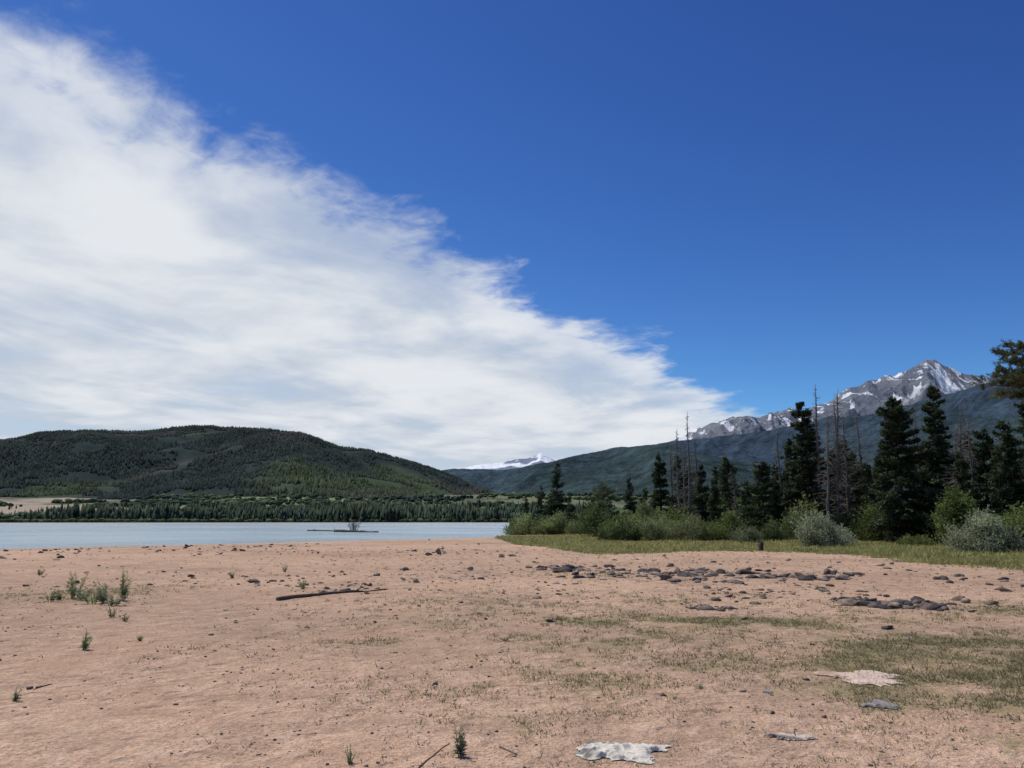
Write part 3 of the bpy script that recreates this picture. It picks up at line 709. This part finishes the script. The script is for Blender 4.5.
# ---------------------------------------------------------------- weeds on the sand
def weed(px,py,h,w,n,seed,col=(.11,.15,.055),leafL=.045,stems=9):
    r_=np.random.default_rng(seed); x,y=gpos(px,py); z=float(terrain(x,y)[0]); b=B(); n=int(n*1.7)
    a=r_.random(stems)*6.28; tip=np.stack([np.cos(a)*w*.5*r_.random(stems),np.sin(a)*w*.5*r_.random(stems),h*r_.uniform(.45,1,stems)],-1)
    p0=tip*np.array([.25,.25,0]); mid=(p0+tip)/2*np.array([.8,.8,1])
    sr=.003+.0012*y/8
    V,Fv=prisms(p0,mid,np.full(stems,sr),np.full(stems,sr*.8)); b.add(V,Fv,np.array(col)*.8)
    V,Fv=prisms(mid,tip,np.full(stems,sr*.8),np.full(stems,sr*.4)); b.add(V,Fv,np.array(col))
    k=r_.integers(0,stems,n); t=r_.uniform(.08,1.02,n)[:,None]
    P=np.where(t<.5,p0[k]+(mid-p0)[k]*t*2,mid[k]+(tip-mid)[k]*(t-.5)*2)
    D=np.stack([r_.normal(size=n),r_.normal(size=n),r_.uniform(.1,1.0,n)],-1); D/=np.linalg.norm(D,axis=1,keepdims=True)
    L=leafL*r_.uniform(.5,1.2,n)*(1.2-t[:,0]*.5)
    V,Fv=leaves(P+D*(L*.5)[:,None],D,L,L*.26,r_)
    b.add(V,Fv,np.repeat(np.array(col)[None]*r_.uniform(.6,1.3,(n,1)),4,0))
    V,Fv,C=b.out(); ob=make("weed_plant",V,Fv,M_leaf,C); ob.location=(x,y,z-.005)
for i,(px,py,h,w,n,l) in enumerate([(460,756,.22,.18,110,.05),(83,650,.25,.26,140,.05),(123,601,.66,.55,260,.08),(104,603,.42,.65,260,.08),(74,598,.55,.65,240,.08),(92,604,.32,.7,220,.07),(112,606,.32,.6,180,.07),(60,600,.22,.4,120,.06),(50,602,.25,.4,120,.06),(84,600,.35,.6,180,.07),
    (15,698,.12,.15,60,.04),(303,590,.22,.35,110,.06),(112,618,.2,.3,80,.05),(125,622,.15,.25,60,.05),(350,762,.13,.08,26,.03),(700,688,.05,.15,40,.025),(232,578,.2,.3,60,.06),(140,642,.1,.12,40,.04),(505,640,.06,.2,60,.03),(285,572,.25,.3,70,.06),(40,575,.25,.4,70,.07),(560,620,.07,.25,60,.03)]):
    weed(px,py,h,w,n,700+i,leafL=l,col=(.24,.29,.14) if i%3 else (.28,.31,.19))

# ---------------------------------------------------------------- light and sky
EL=math.radians(62); AZ=math.radians(-48)
S_=Vector((math.cos(EL)*math.sin(AZ),math.cos(EL)*math.cos(AZ),math.sin(EL)))
sun=bpy.data.lights.new("sun",'SUN'); sun.energy=3.8; sun.angle=math.radians(.5); sun.color=(1,.955,.89)
so=bpy.data.objects.new("sun",sun); scene.collection.objects.link(so); so.rotation_euler=S_.to_track_quat('Z','Y').to_euler(); so.location=(0,0,50)
w=bpy.data.worlds.new("World"); scene.world=w; w.use_nodes=True; nt=w.node_tree
try:
    w.cycles.sampling_method='MANUAL'; w.cycles.sample_map_resolution=512
except Exception: pass
for n_ in list(nt.nodes): nt.nodes.remove(n_)
out=N(nt,"ShaderNodeOutputWorld")
sky=N(nt,"ShaderNodeTexSky"); sky.sky_type='NISHITA'; sky.sun_disc=False; sky.sun_elevation=EL; sky.sun_rotation=AZ
sky.altitude=2400; sky.air_density=1.1; sky.dust_density=.9; sky.ozone_density=2.0
bg=N(nt,"ShaderNodeBackground"); bg.inputs[1].default_value=.10
sp=N(nt,"ShaderNodeSeparateColor"); nt.links.new(sky.outputs[0],sp.inputs[0])
cb=N(nt,"ShaderNodeCombineColor")
for i,(p_,k_) in enumerate(((1.6,1.35),(1.6,1.55),(1.27,1.28))):
    o=math_(nt,'POWER',math_(nt,'MULTIPLY',sp.outputs[i],(.083,.092,.1)[i]),p_)
    nt.links.new(math_(nt,'MINIMUM',math_(nt,'MULTIPLY',o,k_*10),12.0),cb.inputs[i])
nt.links.new(cb.outputs[0],bg.inputs[0])
tc_=N(nt,"ShaderNodeTexCoord"); sx=N(nt,"ShaderNodeSeparateXYZ"); nt.links.new(tc_.outputs["Generated"],sx.inputs[0])
zc=math_(nt,'ADD',math_(nt,'MAXIMUM',sx.outputs[2],0.0),.1)
cx=math_(nt,'DIVIDE',sx.outputs[0],zc); cy=math_(nt,'DIVIDE',sx.outputs[1],zc)
s=math_(nt,'MULTIPLY',math_(nt,'SUBTRACT',math_(nt,'SUBTRACT',cy,math_(nt,'MULTIPLY',cx,1.395)),2.38),1/1.716)
al=math_(nt,'MULTIPLY',math_(nt,'ADD',cx,math_(nt,'MULTIPLY',cy,1.395)),1/1.716)
def comb(a,b,c=0.0):
    n=N(nt,"ShaderNodeCombineXYZ")
    for i,v in enumerate((a,b,c)):
        if isinstance(v,(int,float)): n.inputs[i].default_value=v
        else: nt.links.new(v,n.inputs[i])
    return n.outputs[0]
vv=comb(s,al)
nE=noise(nt,vv,2.6,7,.54,.2)
nF=noise(nt,comb(math_(nt,'MULTIPLY',s,.9),math_(nt,'MULTIPLY',al,1.0),3.),8.0,6,.60,.5)
e=math_(nt,'ADD',s,math_(nt,'MULTIPLY',math_(nt,'SUBTRACT',nE,.5),.75))
e=math_(nt,'ADD',e,math_(nt,'MULTIPLY',math_(nt,'SUBTRACT',nF,.5),.36))
dens=maprange(nt,e,-.09,.16)
dens=math_(nt,'MULTIPLY',dens,maprange(nt,e,.0,.5,.84,1.0))
nG=noise(nt,comb(math_(nt,'MULTIPLY',s,1.),math_(nt,'MULTIPLY',al,.8),8.),1.5,6,.52,.5)
dens=math_(nt,'MULTIPLY',dens,maprange(nt,nG,.30,.52,.84,1.0))
sh=math_(nt,'ADD',math_(nt,'MULTIPLY',nE,.35),math_(nt,'MULTIPLY',nG,.65))
sh=math_(nt,'ADD',sh,math_(nt,'MULTIPLY',maprange(nt,s,.2,2.2,0,1),-.045))
ccol=mixc(nt,maprange(nt,sh,.36,.60),(.53,.595,.69),(.78,.81,.85))
bg2=N(nt,"ShaderNodeBackground"); bg2.inputs[1].default_value=1.0; nt.links.new(ccol,bg2.inputs[0])
mx=N(nt,"ShaderNodeMixShader"); nt.links.new(dens,mx.inputs[0]); nt.links.new(bg.outputs[0],mx.inputs[1]); nt.links.new(bg2.outputs[0],mx.inputs[2])
nt.links.new(mx.outputs[0],out.inputs[0])
